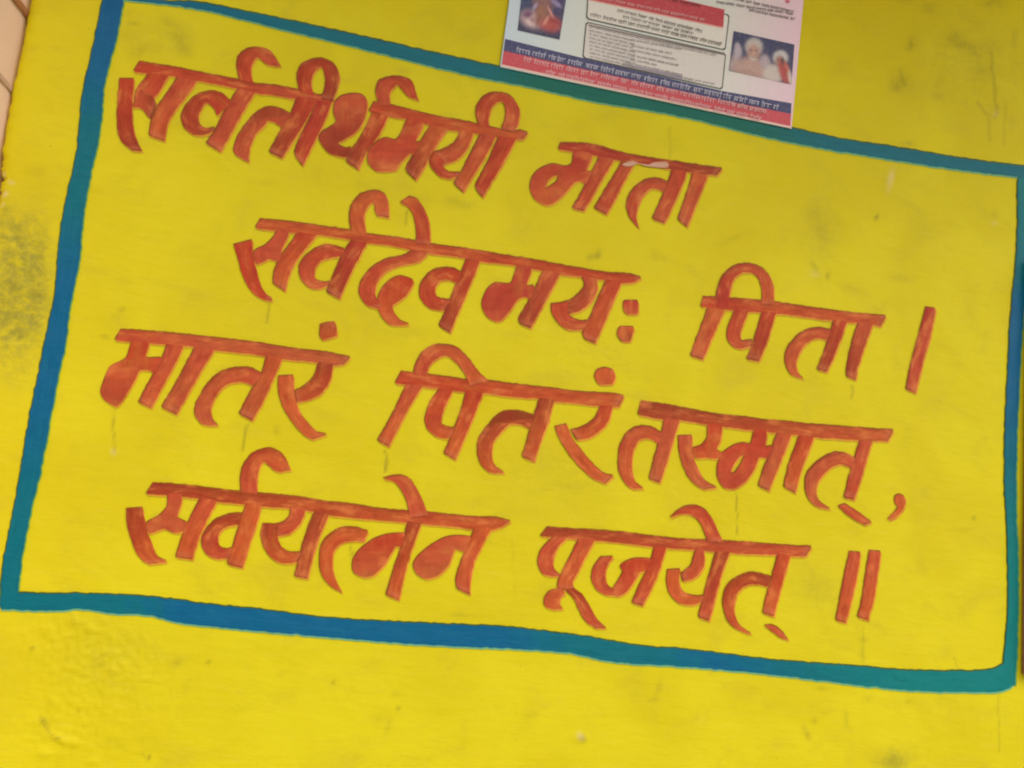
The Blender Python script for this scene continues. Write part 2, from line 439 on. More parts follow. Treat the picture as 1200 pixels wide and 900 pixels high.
class Paint:
    """collects brush strokes lying on the wall into one mesh (one word, one frame)"""
    def __init__(s):
        s.v = []; s.f = []; s.mi = []; s.col = []; s.al = []; s.ac = []; s.sd = []; s.k = 0

    def _z(s, base):
        s.k += 1
        return -(base + s.k * 0.00006)

    def _add(s, px, faces, y, mi, col, al, ac, seed):
        o = len(s.v)
        for (x, yy) in px:
            p = wp(x, yy, y); s.v.append(tuple(p))
        s.f += [[o + i for i in f] for f in faces]; s.mi += [mi] * len(faces)
        s.col += col; s.al += al; s.ac += ac; s.sd += [seed] * len(px)

    def ribbon(s, Lp, Rp, colf, layers, base=0.0032, step=3.0, jit=0.35, bead=False):
        _, l1 = smooth(Lp, 3); _, l2 = smooth(Rp, 3)
        n = max(4, int(max(l1, l2) / step)); ln = max(l1, l2)
        a, _ = smooth(Lp, n); b, _ = smooth(Rp, n)
        na = rng.normal(0, jit, (n, 2)); nb = rng.normal(0, jit, (n, 2))
        na[0] = na[-1] = nb[0] = nb[-1] = 0
        if bead:
            sd_ = b - a; wd_ = np.linalg.norm(sd_, axis=1, keepdims=True) + 1e-6; tr = np.minimum(.5, wd_ * .12)
            a = a + sd_ / wd_ * tr; b = b - sd_ / wd_ * tr
        a = a + (na + np.roll(na, 1, 0)) / 2; b = b + (nb + np.roll(nb, 1, 0)) / 2
        K = 5
        fr = np.array([0, .16, .5, .84, 1.0])
        px = (a[:, None, :] * (1 - fr)[None, :, None] + b[:, None, :] * fr[None, :, None]).reshape(-1, 2)
        # which rim looks up (emboss-like edge shade painted in: darker above, more orange below)
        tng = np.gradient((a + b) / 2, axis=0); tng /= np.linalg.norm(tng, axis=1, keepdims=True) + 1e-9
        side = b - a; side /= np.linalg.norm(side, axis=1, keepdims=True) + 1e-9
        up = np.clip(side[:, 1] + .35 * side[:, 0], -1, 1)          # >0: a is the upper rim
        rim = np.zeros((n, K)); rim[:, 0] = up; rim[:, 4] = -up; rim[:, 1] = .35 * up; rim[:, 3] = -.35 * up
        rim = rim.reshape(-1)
        # consistent strip? otherwise triangulate the outline
        ok = True; sg = 0; faces = []
        for i in range(n - 1):
            q = [a[i], b[i], b[i + 1], a[i + 1]]
            for t in ((0, 1, 2), (0, 2, 3), (0, 1, 3), (1, 2, 3)):
                e1 = q[t[1]] - q[t[0]]; e2 = q[t[2]] - q[t[0]]
                cr_ = e1[0] * e2[1] - e1[1] * e2[0]
                if abs(cr_) > 1e-3:
                    if sg == 0: sg = np.sign(cr_)
                    elif np.sign(cr_) != sg: ok = False
            faces += [[K * i + j, K * i + j + 1, K * i + K + j + 1, K * i + K + j] for j in range(K - 1)]
        if not ok:
            order = [K * i for i in range(n)] + [K * i + K - 1 for i in range(n - 1, -1, -1)]
            tris = tessellate_polygon([[Vector((*px[i], 0)) for i in order]])
            faces = [[order[j] for j in t] for t in tris]
        seed = random.random()
        t = np.repeat(np.linspace(0, 1, n), K)
        ac = fr.tolist() * n; al = (t * ln / 60).tolist()
        for (dx, dy, mi, cf_, zb) in layers:
            col = [cf_ for _ in t] if cf_ is not None else [colf(tt, p) for tt, p in zip(t, px)]
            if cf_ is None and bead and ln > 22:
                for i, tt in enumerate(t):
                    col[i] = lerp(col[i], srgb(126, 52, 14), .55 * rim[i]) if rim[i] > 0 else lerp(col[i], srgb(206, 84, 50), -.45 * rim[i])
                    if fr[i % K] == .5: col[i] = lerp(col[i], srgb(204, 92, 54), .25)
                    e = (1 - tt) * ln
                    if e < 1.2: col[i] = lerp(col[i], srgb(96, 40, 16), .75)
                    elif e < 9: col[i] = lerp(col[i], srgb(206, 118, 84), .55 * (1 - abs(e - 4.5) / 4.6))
            y = -zb if cf_ is not None else s._z(base)
            if cf_ is not None: y -= s.k * 0.000012
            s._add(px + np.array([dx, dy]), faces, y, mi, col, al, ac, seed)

    def poly(s, pts, colf, layers, base=0.0032, hole=None, round_=0.55, k=4):
        px = closed_smooth(pts, k, round_)
        loops = [[Vector((*p, 0)) for p in px]]
        if hole is not None:
            h = closed_smooth(hole, 4, .8); loops.append([Vector((*p, 0)) for p in h]); px = np.vstack([px, h])
        faces = [list(t) for t in tessellate_polygon(loops)]
        seed = random.random()
        mn, mx = px.min(0), px.max(0)
        ac = ((px[:, 0] - mn[0]) / (mx[0] - mn[0] + 1e-6) * .9).tolist(); al = ((px[:, 1] - mn[1]) / 60).tolist()
        t = (px[:, 1] - mn[1]) / (mx[1] - mn[1] + 1e-6)
        for (dx, dy, mi, cf_, zb) in layers:
            col = [cf_ for _ in t] if cf_ is not None else [colf(tt, p) for tt, p in zip(t, px)]
            y = -zb if cf_ is not None else s._z(base)
            if cf_ is not None: y -= s.k * 0.000012
            s._add(px + np.array([dx, dy]), faces, y, mi, col, al, ac, seed)

    def build(s, name, mats, parent):
        me = bpy.data.meshes.new(name)
        # make every face look at the viewer (-y)
        V = s.v; fs = []
        for f in s.f:
            p = [Vector(V[i]) for i in f[:3]]
            nrm = (p[1] - p[0]).cross(p[2] - p[0])
            fs.append(f if nrm.y <= 0 else f[::-1])
        me.from_pydata(V, [], fs)
        me.polygons.foreach_set('material_index', s.mi)
        ca = me.attributes.new('col', 'FLOAT_COLOR', 'POINT')
        ca.data.foreach_set('color', np.array([(*c, 1) for c in s.col], dtype=np.float32).reshape(-1))
        for nm, A in (('along', s.al), ('across', s.ac), ('seed', s.sd)):
            at = me.attributes.new(nm, 'FLOAT', 'POINT'); at.data.foreach_set('value', np.array(A, dtype=np.float32))
        return link(name, me, mats, parent)


# ------------------------------------------------------------------ teal frame
BLUE, TEAL, GREEN, DEEP = srgb(0, 99, 152), srgb(0, 110, 134), srgb(4, 108, 100), srgb(0, 88, 152)
PALE = srgb(8, 127, 134)


def lerp(a, b, t): return tuple(a[i] * (1 - t) + b[i] * t for i in range(3))


def stops(lst):
    def f(t, p=None):
        t = min(max(t + random.gauss(0, .012), 0), 1)
        for (t0, c0), (t1, c1) in zip(lst[:-1], lst[1:]):
            if t <= t1: return lerp(c0, c1, max(0, (t - t0) / (t1 - t0 + 1e-6)))
        return lst[-1][1]
    return f


frame = Paint()
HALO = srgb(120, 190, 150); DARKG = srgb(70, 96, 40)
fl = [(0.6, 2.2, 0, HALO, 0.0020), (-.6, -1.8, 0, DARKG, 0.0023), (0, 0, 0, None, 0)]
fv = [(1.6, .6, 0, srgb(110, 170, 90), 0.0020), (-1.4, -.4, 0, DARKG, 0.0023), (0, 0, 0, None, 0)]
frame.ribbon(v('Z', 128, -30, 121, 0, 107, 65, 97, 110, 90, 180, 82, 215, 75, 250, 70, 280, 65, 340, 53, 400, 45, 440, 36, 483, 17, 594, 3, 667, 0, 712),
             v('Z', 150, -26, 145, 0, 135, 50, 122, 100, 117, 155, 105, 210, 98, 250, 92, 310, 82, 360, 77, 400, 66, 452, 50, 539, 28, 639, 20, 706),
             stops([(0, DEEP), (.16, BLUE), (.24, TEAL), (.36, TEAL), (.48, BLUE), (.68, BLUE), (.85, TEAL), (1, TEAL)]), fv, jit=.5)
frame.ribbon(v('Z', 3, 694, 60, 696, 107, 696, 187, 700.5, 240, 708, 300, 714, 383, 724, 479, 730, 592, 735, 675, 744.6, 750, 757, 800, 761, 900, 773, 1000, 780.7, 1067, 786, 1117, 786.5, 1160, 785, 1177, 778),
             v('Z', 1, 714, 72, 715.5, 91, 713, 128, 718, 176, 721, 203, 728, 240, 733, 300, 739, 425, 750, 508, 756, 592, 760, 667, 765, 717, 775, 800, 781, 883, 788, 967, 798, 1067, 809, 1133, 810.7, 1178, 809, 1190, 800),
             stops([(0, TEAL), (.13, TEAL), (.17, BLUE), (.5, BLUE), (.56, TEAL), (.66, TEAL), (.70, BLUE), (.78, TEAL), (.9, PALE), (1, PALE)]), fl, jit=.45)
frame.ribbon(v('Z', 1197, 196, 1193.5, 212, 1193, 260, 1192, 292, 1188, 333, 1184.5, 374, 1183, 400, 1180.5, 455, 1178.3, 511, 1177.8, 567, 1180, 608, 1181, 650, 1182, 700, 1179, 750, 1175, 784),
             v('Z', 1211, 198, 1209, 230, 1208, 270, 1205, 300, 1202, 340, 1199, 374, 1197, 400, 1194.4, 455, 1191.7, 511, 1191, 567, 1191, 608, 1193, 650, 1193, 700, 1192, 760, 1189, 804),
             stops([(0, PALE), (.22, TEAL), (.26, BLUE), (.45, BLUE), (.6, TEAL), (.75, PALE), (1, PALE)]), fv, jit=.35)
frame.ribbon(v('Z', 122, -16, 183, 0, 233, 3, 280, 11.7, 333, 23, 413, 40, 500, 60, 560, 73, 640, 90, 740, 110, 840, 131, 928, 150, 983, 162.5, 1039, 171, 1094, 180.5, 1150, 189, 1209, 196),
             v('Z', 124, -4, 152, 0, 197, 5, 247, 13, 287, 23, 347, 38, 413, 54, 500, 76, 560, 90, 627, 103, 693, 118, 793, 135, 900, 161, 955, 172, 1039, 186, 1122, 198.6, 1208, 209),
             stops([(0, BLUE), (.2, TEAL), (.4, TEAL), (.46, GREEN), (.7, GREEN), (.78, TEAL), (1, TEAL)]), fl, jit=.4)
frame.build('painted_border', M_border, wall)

# ------------------------------------------------------------------ red lettering
R1, R2, R3, R4 = srgb(204, 68, 40), srgb(216, 98, 50), srgb(194, 52, 46), srgb(210, 88, 58)
OLIVE, GLOW = srgb(146, 84, 20), srgb(240, 170, 60)  # offset under-layers imitate camera fringing: olive above, orange below
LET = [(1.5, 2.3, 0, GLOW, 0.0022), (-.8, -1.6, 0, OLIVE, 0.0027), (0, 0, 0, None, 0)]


R5, R6 = srgb(200, 98, 60), srgb(166, 62, 36)
THIN = [0]


def redf():
    up_, lo_ = ([R1, R3, R1, R4, R2], [R1, R2, R4, R6]) if not THIN[0] else ([R1, R4, R2, R6, R4], [R2, R5, R4, R2])
    a = random.choice(up_); b = random.choice(lo_)
    def f(t, p):
        return lerp(a, b, min(max(t + random.gauss(0, .06), 0), 1))
    return f


class Word(Paint):
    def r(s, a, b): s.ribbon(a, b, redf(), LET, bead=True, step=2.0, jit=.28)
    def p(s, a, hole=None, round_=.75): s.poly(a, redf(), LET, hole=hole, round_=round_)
    def done(s, name='painted_word'): return s.build(name, M_red, wall)


# --- line 1, first word
w = Word()
w.r(v('A', 220,160, 400,187, 600,228, 780,262, 880,285, 1000,297) + v('B', 140,303, 240,322, 340,345, 450,372),
    v('A', 182,222, 270,234, 400,247, 560,275, 700,302, 790,322, 900,348, 1000,357) + v('B', 100,358, 220,378, 340,392, 460,400))
w.r(v('A', 100,262, 88,400, 85,540, 105,620, 170,682), v('A', 190,262, 178,400, 180,520, 200,610, 237,685))
w.r(v('A', 275,225, 240,272, 200,322, 185,395), v('A', 390,245, 345,325, 305,372, 225,432))
w.r(v('A', 225,320, 300,372, 318,412), v('A', 178,432, 215,430, 282,502))
w.r(v('A', 440,250, 390,330, 330,410, 290,490, 270,592), v('A', 560,272, 480,380, 420,460, 380,540, 368,630))
w.r(v('A', 800,268, 785,190, 795,130, 840,90, 920,78, 980,95, 1012,130, 1045,185), v('A', 888,288, 872,220, 888,160, 912,138, 935,158, 970,182, 1045,188))
w.r(v('A', 765,400, 700,345, 620,333, 540,365, 480,430, 460,490, 480,550, 540,590, 600,590, 655,572), v('A', 668,478, 652,435, 610,405, 580,440, 565,490, 575,530, 600,548, 630,552, 665,545))
w.r(v('A', 800,312, 750,390, 700,480, 660,560, 608,640), v('A', 895,345, 840,430, 780,540, 740,610, 692,690))
w.r(v('B', 210,465, 150,438, 85,424, 30,440) + v('A', 880,480, 810,570, 772,650, 768,690, 800,720, 855,748),
    v('B', 150,552, 115,520, 65,510) + v('A', 960,525, 905,580, 872,650, 860,710, 858,748))
w.r(v('B', 240,362, 200,470, 150,555, 75,690), v('B', 358,395, 300,500, 230,610, 155,728))
w.r(v('B', 258,345, 238,250, 260,185, 320,150, 390,142, 455,170, 490,235, 480,310, 450,392), v('B', 342,360, 325,290, 340,230, 370,200, 385,195, 400,230, 405,290, 398,330, 380,380))
w.r(v('B', 355,390, 310,500, 260,600, 225,690, 232,718), v('B', 450,392, 400,520, 340,640, 275,775))
w.p(v('B', 560,350, 620,355, 650,385, 650,440, 625,520, 570,585, 480,640, 530,668, 560,665, 535,720, 470,710, 420,690, 380,640, 370,600, 395,570, 470,520, 455,465, 465,400, 500,365))
w.r(v('B', 680,462, 640,550, 600,620, 550,690, 528,745), v('B', 778,475, 740,560, 690,640, 640,710, 600,795))
w.r(v('B', 695,395, 800,415, 900,440, 1000,465) + v('C', 400,288, 500,303, 600,325, 700,348, 820,372, 850,360, 898,378),
    v('B', 662,452, 780,482, 890,499) + v('C', 280,325, 420,360, 570,382, 700,402, 820,418, 862,418))
w.r(v('B', 715,405, 700,330, 720,275, 780,250, 850,248, 910,270, 935,330, 955,388), v('B', 790,415, 785,350, 810,310, 830,298, 850,320, 890,365, 955,390))
w.p(v('C', 195,292, 280,318, 235,432, 300,425, 235,515, 205,498, 150,550, 110,595, 40,602, 0,598, -40,560, -45,520, -30,470, 20,425, 65,408, 120,420, 150,385))
w.r(v('C', 325,330, 280,400, 230,490, 178,590, 190,612), v('C', 425,352, 360,450, 310,540, 270,610, 237,658))
w.r(v('C', 495,360, 480,410, 440,450, 380,480, 335,492), v('C', 575,380, 545,460, 500,520, 440,555, 400,570))
w.r(v('C', 342,482, 315,530, 325,580, 370,630, 430,645, 490,630), v('C', 405,545, 400,575, 430,605, 500,610))
w.r(v('C', 618,380, 560,490, 500,610, 458,675), v('C', 708,395, 640,530, 570,640, 515,728))
w.r(v('C', 722,395, 680,500, 630,600, 585,690, 598,720), v('C', 828,410, 760,540, 700,640, 628,758))
w.r(v('C', 602,335, 588,250, 610,190, 660,150, 735,140, 800,165, 845,235, 840,310, 818,375), v('C', 668,348, 665,290, 690,220, 735,195, 755,215, 762,270, 750,325, 735,360))
w.done()
# --- line 1, second word
w = Word()
w.r(v('D', 265,172, 340,172, 440,180, 600,225, 700,245, 850,268, 1000,290, 1140,310), v('D', 250,210, 340,224, 460,247, 580,270, 700,285, 780,300, 870,320, 980,337, 1105,350))
w.p(v('D', 340,215, 432,236, 402,325, 450,330, 400,395, 375,380, 340,385, 290,440, 230,495, 180,508, 120,475, 98,420, 110,360, 150,315, 220,288, 290,300, 325,285),
    hole=v('D', 182,422, 195,378, 225,352, 250,352, 240,385))
w.r(v('D', 472,246, 420,350, 370,450, 325,525), v('D', 555,262, 490,370, 440,460, 390,542))
w.r(v('D', 595,272, 550,350, 500,430, 445,525), v('D', 660,290, 610,380, 560,480, 512,562))
w.r(v('D', 845,382, 790,362, 730,370, 670,405, 630,460, 618,510, 630,570, 682,632), v('D', 820,440, 775,420, 740,430, 700,475, 680,530, 674,580, 688,632))
w.r(v('D', 868,312, 840,390, 800,490, 758,582), v('D', 948,328, 910,430, 870,520, 825,608))
w.r(v('D', 978,330, 950,430, 915,530, 895,588), v('D', 1062,345, 1020,450, 985,540, 950,628))
wd2 = w.done()
chipw = Paint()
chf = lambda t, p: lerp(srgb(206, 164, 150), srgb(200, 130, 90), random.random() ** 2)
for q in (v('D', 598,290, 622,276, 655,270, 690,284, 662,292, 640,300, 612,300), v('D', 690,284, 740,290, 775,276, 835,274, 848,292, 838,308, 770,304, 715,296)):
    chipw.poly(q, chf, [(0, 0, 0, None, 0)], base=0.0052, round_=.5)
chipw.build('bare_plaster_chip', M_print, wd2)

# --- line 2, first word
w = Word()
w.r(v('E', 228,232, 400,248, 600,275, 760,298, 850,318, 1000,337) + v('F', 430,308, 540,330, 700,350, 850,375, 1000,400) + v('G', 400,243, 600,280, 800,312, 960,325, 1015,345),
    v('E', 195,288, 300,302, 450,320, 560,327, 760,357, 860,375, 1000,392) + v('F', 430,372, 530,388, 700,410, 820,435, 1000,455) + v('G', 330,292, 400,304, 510,327, 640,342, 740,357, 890,380, 970,376, 1012,350))
w.r(v('E', 68,385, 95,480, 130,590, 175,660, 230,700, 288,715), v('E', 182,356, 185,430, 205,530, 235,630, 270,680, 298,698))
w.p(v('E', 330,300, 392,312, 352,412, 345,478, 300,474, 275,467, 205,497, 185,440, 205,412, 255,388, 300,345))
w.r(v('E', 445,310, 390,390, 340,460, 305,540, 298,610), v('E', 562,322, 490,410, 430,490, 390,580, 372,658))
w.r(v('E', 757,310, 745,220, 765,140, 810,90, 870,68, 935,70, 972,110, 982,225), v('E', 853,325, 835,240, 845,180, 880,138, 895,150, 897,190, 905,212))
w.r(v('E', 725,408, 650,385, 580,390, 500,440, 455,500, 452,560, 490,620, 550,642, 625,622), v('E', 690,455, 620,465, 570,490, 545,540, 550,580, 580,600, 640,600))
w.r(v('E', 760,358, 710,430, 660,540, 612,660), v('E', 855,370, 800,470, 750,570, 692,702))
w.r(v('F', 425,362, 360,398, 260,420, 170,475, 115,550, 102,610, 115,650, 150,690, 200,705), v('F', 508,388, 450,435, 370,450, 280,480, 220,540, 200,600, 205,640, 262,700))
w.p(v('F', 345,518, 420,540, 415,575, 380,630, 330,670, 300,690, 310,730, 350,780, 400,800, 330,805, 280,798, 240,760, 215,705, 240,690, 215,650, 240,590, 290,540))
w.r(v('F', 405,50, 450,70, 490,130, 515,190, 525,340), v('F', 345,90, 385,110, 420,160, 435,230, 438,330))
w.r(v('F', 725,505, 660,472, 590,468, 520,495, 470,550, 455,610, 475,670, 530,710, 605,720), v('F', 680,565, 640,545, 585,545, 555,580, 555,620, 575,645, 645,655))
w.r(v('F', 730,418, 700,500, 650,620, 600,740, 570,808), v('F', 815,432, 770,540, 720,660, 680,750, 640,852))
w.p(v('G', 252,270, 334,285, 302,395, 350,398, 335,475, 290,465, 250,480, 200,550, 150,605, 110,615, 60,590, 30,540, 28,490, 60,420, 110,380, 200,385, 225,340))
w.r(v('G', 404,296, 365,390, 310,500, 252,610, 262,632), v('G', 515,318, 450,440, 390,550, 330,660))
w.r(v('G', 640,335, 660,390, 620,450, 560,490, 455,515), v('G', 738,350, 742,420, 700,500, 640,550, 570,572))
w.r(v('G', 455,510, 455,560, 490,620, 540,660, 600,672, 680,660), v('G', 560,500, 565,570, 600,600, 640,612, 705,608))
w.r(v('G', 800,355, 750,460, 700,580, 650,690, 660,725), v('G', 895,375, 840,500, 790,620, 732,755))
w.p(v('G', 905,500, 920,490, 995,492, 992,570, 920,570, 905,545), round_=.3)
w.p(v('G', 875,665, 890,652, 970,655, 945,740, 890,738, 865,700), round_=.3)
w.done()
# --- line 2, second word and the stop
w = Word()
w.r(v('H', 130,215, 300,225, 450,240, 600,262, 800,288, 935,300), v('H', 118,262, 250,277, 450,292, 600,310, 700,324, 880,342, 905,350))
w.r(v('H', 180,262, 190,180, 220,115, 270,78, 330,70, 390,90, 430,140, 440,200, 438,255), v('H', 240,266, 248,190, 265,140, 300,112, 340,112, 370,140, 385,190, 385,255))
w.r(v('H', 148,262, 120,340, 90,420, 72,475), v('H', 224,275, 190,350, 160,420, 128,494))
w.r(v('H', 268,270, 240,340, 230,390, 245,425, 285,445, 340,435), v('H', 330,276, 305,340, 292,390, 300,408, 345,405))
w.r(v('H', 388,280, 360,370, 335,450, 318,490), v('H', 450,286, 425,370, 400,440, 375,500))
w.r(v('H', 695,362, 640,352, 580,362, 520,410, 490,460, 488,510, 510,555, 568,578), v('H', 672,407, 625,400, 580,425, 550,470, 538,510, 548,550, 571,577))
w.r(v('H', 702,315, 680,390, 650,480, 628,535), v('H', 763,325, 735,400, 705,480, 672,548))
w.r(v('H', 808,330, 780,420, 758,520, 755,565), v('H', 875,340, 845,420, 815,510, 798,582))
w.done()
w = Word()
w.r(v('H', 1105,262, 1075,380, 1040,510, 1018,622), v('H', 1152,270, 1130,380, 1095,510, 1062,640))
w.done('punctuation_mark')
THIN[0] = 1
# --- line 3, first word
w = Word()
w.r(v('I', 212,130, 400,140, 600,160, 800,182, 1000,205) + v('J', 450,222, 600,243, 780,265, 905,290),
    v('I', 172,195, 300,207, 480,222, 640,235, 760,252, 1000,280) + v('J', 500,304, 710,327, 800,342, 860,338))
w.p(v('I', 278,200, 374,210, 355,295, 455,300, 400,390, 385,372, 320,370, 290,430, 240,510, 185,580, 110,540, 90,500, 110,430, 150,350, 240,300))
w.r(v('I', 478,215, 440,320, 370,440, 310,555), v('I', 578,228, 530,330, 460,460, 388,590))
w.r(v('I', 645,228, 580,350, 510,480, 445,585), v('I', 760,246, 690,360, 610,500, 537,630))
w.r(v('J', 395,390, 320,355, 240,352, 150,375, 80,430, 20,520, -8,590, -8,640, 35,685, 125,692), v('J', 330,462, 270,440, 200,448, 140,490, 95,570, 88,610, 100,655, 132,693))
w.r(v('J', 412,278, 380,390, 320,490, 250,625), v('J', 508,298, 450,430, 400,540, 330,665))
w.r(v('J', 482,405, 478,470, 500,570, 550,660, 620,740, 680,775), v('J', 572,400, 575,480, 600,590, 650,670, 720,735, 770,745))
w.r(v('J', 718,320, 690,400, 640,455, 575,492), v('J', 802,335, 790,420, 740,500, 670,540, 585,560))
w.p(v('J', 728,105, 770,92, 815,90, 825,165, 740,190, 725,170), round_=.3)
w.done()
# --- line 3, second word
w = Word()
w.r(v('K', 205,225, 330,240, 480,258, 600,275, 720,280, 850,297, 1000,315, 1100,325) + v('L', 330,187, 450,197, 600,205, 658,218),
    v('K', 165,298, 300,314, 440,332, 560,347, 700,357, 850,377, 1000,387, 1090,402) + v('L', 240,254, 350,262, 500,280, 625,286))
w.r(v('K', 270,245, 285,180, 330,110, 400,70, 460,68, 530,85, 600,150, 660,230, 715,282), v('K', 350,258, 365,200, 410,155, 460,135, 500,155, 545,205, 580,255, 600,315))
w.r(v('K', 230,302, 180,410, 120,530, 60,630), v('K', 328,312, 260,420, 190,550, 132,668))
w.r(v('K', 428,325, 370,410, 340,490, 345,550, 390,600, 450,620, 500,612), v('K', 508,338, 460,430, 438,500, 440,530, 470,550, 520,555))
w.r(v('K', 582,338, 545,470, 490,610, 450,705), v('K', 684,350, 640,460, 590,580, 520,745))
w.r(v('K', 990,485, 920,462, 850,455, 780,470, 710,540, 660,610, 645,690, 660,760, 710,815, 805,822), v('K', 950,565, 900,540, 840,535, 790,580, 745,640, 735,700, 745,765, 812,823))
w.r(v('K', 1014,378, 980,480, 945,600, 908,725), v('K', 1100,392, 1060,530, 1020,640, 982,755))
w.r(v('L', 250,402, 270,460, 330,560, 400,640, 470,700, 545,735), v('L', 325,385, 360,470, 430,560, 500,640, 560,680, 598,685))
w.r(v('L', 518,275, 490,340, 430,390, 345,420), v('L', 592,284, 565,370, 500,440, 440,470, 380,478))
w.p(v('L', 485,110, 500,70, 545,55, 595,70, 605,110, 585,150, 510,150), round_=.6)
w.done()
# --- line 3, third word and the comma
w = Word()
w.r(v('M', 160,100, 300,118, 450,145, 600,175, 750,190, 900,210, 1000,217) + v('N', 330,182, 500,195, 700,210, 838,218),
    v('M', 138,180, 260,207, 400,217, 560,242, 700,260, 820,277, 940,287) + v('N', 270,252, 370,264, 500,272, 640,282, 800,287))
w.r(v('M', 298,298, 230,255, 160,245, 90,270, 40,340, 22,430, 25,510, 60,580, 110,615, 170,612), v('M', 256,352, 200,320, 150,330, 115,390, 105,460, 110,530, 130,575, 174,609))
w.r(v('M', 294,198, 265,320, 230,440, 200,555), v('M', 386,212, 345,340, 310,460, 268,580))
w.r(v('M', 373,305, 378,390, 400,480, 450,570, 520,618), v('M', 458,302, 458,390, 490,490, 540,570, 605,605))
w.p(v('M', 552,234, 630,244, 620,330, 600,385, 640,410, 600,437, 540,430, 475,432, 460,380, 510,360, 545,315))
w.p(v('M', 824,268, 892,278, 885,365, 925,365, 895,432, 850,430, 820,500, 770,570, 700,612, 640,605, 605,550, 605,480, 630,410, 700,360, 760,345, 800,350),
    hole=v('M', 682,520, 700,470, 735,425, 762,420, 740,470, 705,520))
w.r(v('N', 154,232, 120,330, 75,440, 42,545), v('N', 240,244, 200,350, 150,470, 108,578))
w.r(v('N', 284,248, 250,340, 215,440, 190,550), v('N', 374,258, 330,370, 290,480, 262,590))
w.r(v('N', 618,388, 560,355, 500,348, 430,375, 360,430, 320,490, 315,560, 340,630, 390,670, 462,683), v('N', 592,448, 545,425, 495,430, 430,480, 390,540, 385,590, 410,640, 467,682))
w.r(v('N', 638,274, 605,390, 570,510, 545,615), v('N', 714,284, 680,400, 650,500, 608,628))
w.r(v('N', 555,652, 630,700, 712,760), v('N', 510,668, 590,735, 665,775))
w.done()
w = Word()
w.p(v('N', 845,610, 870,598, 900,610, 905,650, 880,700, 840,735, 802,745, 845,700, 865,670, 845,650))
w.done('punctuation_mark')
# --- line 4, first word
w = Word()
w.r(v('O', 250,280, 400,288, 550,303, 700,322, 800,332, 960,345) + v('P', 300,210, 450,235, 600,250, 800,282, 940,292) + v('Q', 450,300, 600,315, 750,328, 860,330, 945,352),
    v('O', 205,348, 330,354, 520,374, 620,392, 780,407, 900,421) + v('P', 250,280, 400,302, 480,320, 620,337, 800,352, 930,364) + v('Q', 420,372, 600,387, 720,402, 850,404, 938,358))
w.r(v('O', 90,432, 92,520, 120,620, 160,710, 220,755), v('O', 190,425, 205,520, 240,630, 280,710, 335,740))
w.p(v('O', 338,344, 412,346, 412,400, 390,480, 450,515, 420,562, 370,570, 310,547, 225,574, 210,515, 280,475, 330,420))
w.r(v('O', 524,364, 470,470, 420,580, 378,715), v('O', 626,384, 570,490, 520,600, 478,728))
w.r(v('O', 757,330, 760,220, 790,150, 850,95, 940,75, 990,95, 1030,140, 1052,200), v('O', 860,345, 860,260, 870,200, 895,155, 925,180, 970,215, 1052,206))
w.r(v('O', 785,456, 700,460, 620,490, 550,560, 530,630, 550,690, 600,720, 695,725), v('O', 755,525, 690,535, 645,560, 630,610, 640,650, 680,665, 735,658))
w.r(v('O', 794,398, 755,510, 715,640, 680,755), v('O', 884,412, 850,540, 810,650, 775,778))
w.r(v('P', 252,276, 240,330, 190,365, 95,370), v('P', 342,288, 315,360, 260,420, 180,442))
w.r(v('P', 90,370, 78,430, 95,510, 140,570, 200,600, 290,595), v('P', 185,375, 180,450, 200,500, 240,530, 325,535))
w.r(v('P', 394,294, 350,400, 310,530, 275,675), v('P', 480,312, 430,430, 390,550, 355,690))
w.r(v('P', 710,410, 640,390, 550,392, 470,440, 430,500, 420,580, 430,660, 470,720, 550,772), v('P', 680,470, 620,470, 560,480, 510,530, 500,600, 510,670, 555,770))
w.p(v('P', 935,430, 830,430, 740,460, 660,520, 620,580, 620,650, 680,680, 740,670, 800,610, 850,530, 870,500, 915,500))
w.r(v('P', 938,354, 910,470, 860,620, 810,785), v('P', 1024,362, 980,480, 940,600, 890,818))
w.r(v('Q', 196,101, 280,82, 350,100, 400,170, 440,260, 462,325), v('Q', 200,106, 260,125, 310,190, 340,270, 352,340))
w.p(v('Q', 730,455, 640,440, 560,450, 470,500, 400,560, 372,610, 390,660, 450,690, 520,670, 580,610, 605,540, 620,515, 690,530))
w.r(v('Q', 732,388, 695,480, 650,590, 620,700, 625,745), v('Q', 834,392, 780,490, 730,600, 710,700, 705,785))
w.done()
# --- line 4, second word and the double stop
w = Word()
w.r(v('R', 160,188, 300,198, 450,205, 600,218, 800,243, 950,258, 1050,262) + v('S', 440,218, 600,228, 800,243, 960,250),
    v('R', 115,245, 300,257, 450,270, 600,284, 780,307, 900,317, 1000,322) + v('S', 400,287, 520,295, 700,302, 920,313))
w.r(v('R', 194,246, 130,310, 100,380, 110,440, 150,472, 230,478), v('R', 275,250, 220,310, 195,370, 200,430, 235,470))
w.r(v('R', 344,252, 300,340, 250,440, 215,520, 220,560), v('R', 440,262, 390,350, 345,440, 310,510, 318,555))
w.r(v('R', 240,545, 170,565, 140,605, 140,650, 180,668, 248,666), v('R', 262,580, 240,597, 230,625, 235,648, 252,665))
w.r(v('R', 315,545, 370,590, 420,670, 460,740, 505,780), v('R', 262,562, 310,610, 340,680, 390,750, 440,780))
w.r(v('R', 470,365, 430,420, 415,490, 440,550, 490,585, 565,591), v('R', 548,362, 512,410, 500,480, 520,535, 545,550, 575,545))
w.p(v('R', 545,550, 575,500, 600,450, 585,420, 620,390, 680,372, 770,380, 760,440, 700,452, 670,500, 620,570, 560,592))
w.r(v('R', 784,300, 755,400, 700,520, 650,630), v('R', 858,310, 820,430, 770,550, 718,650))
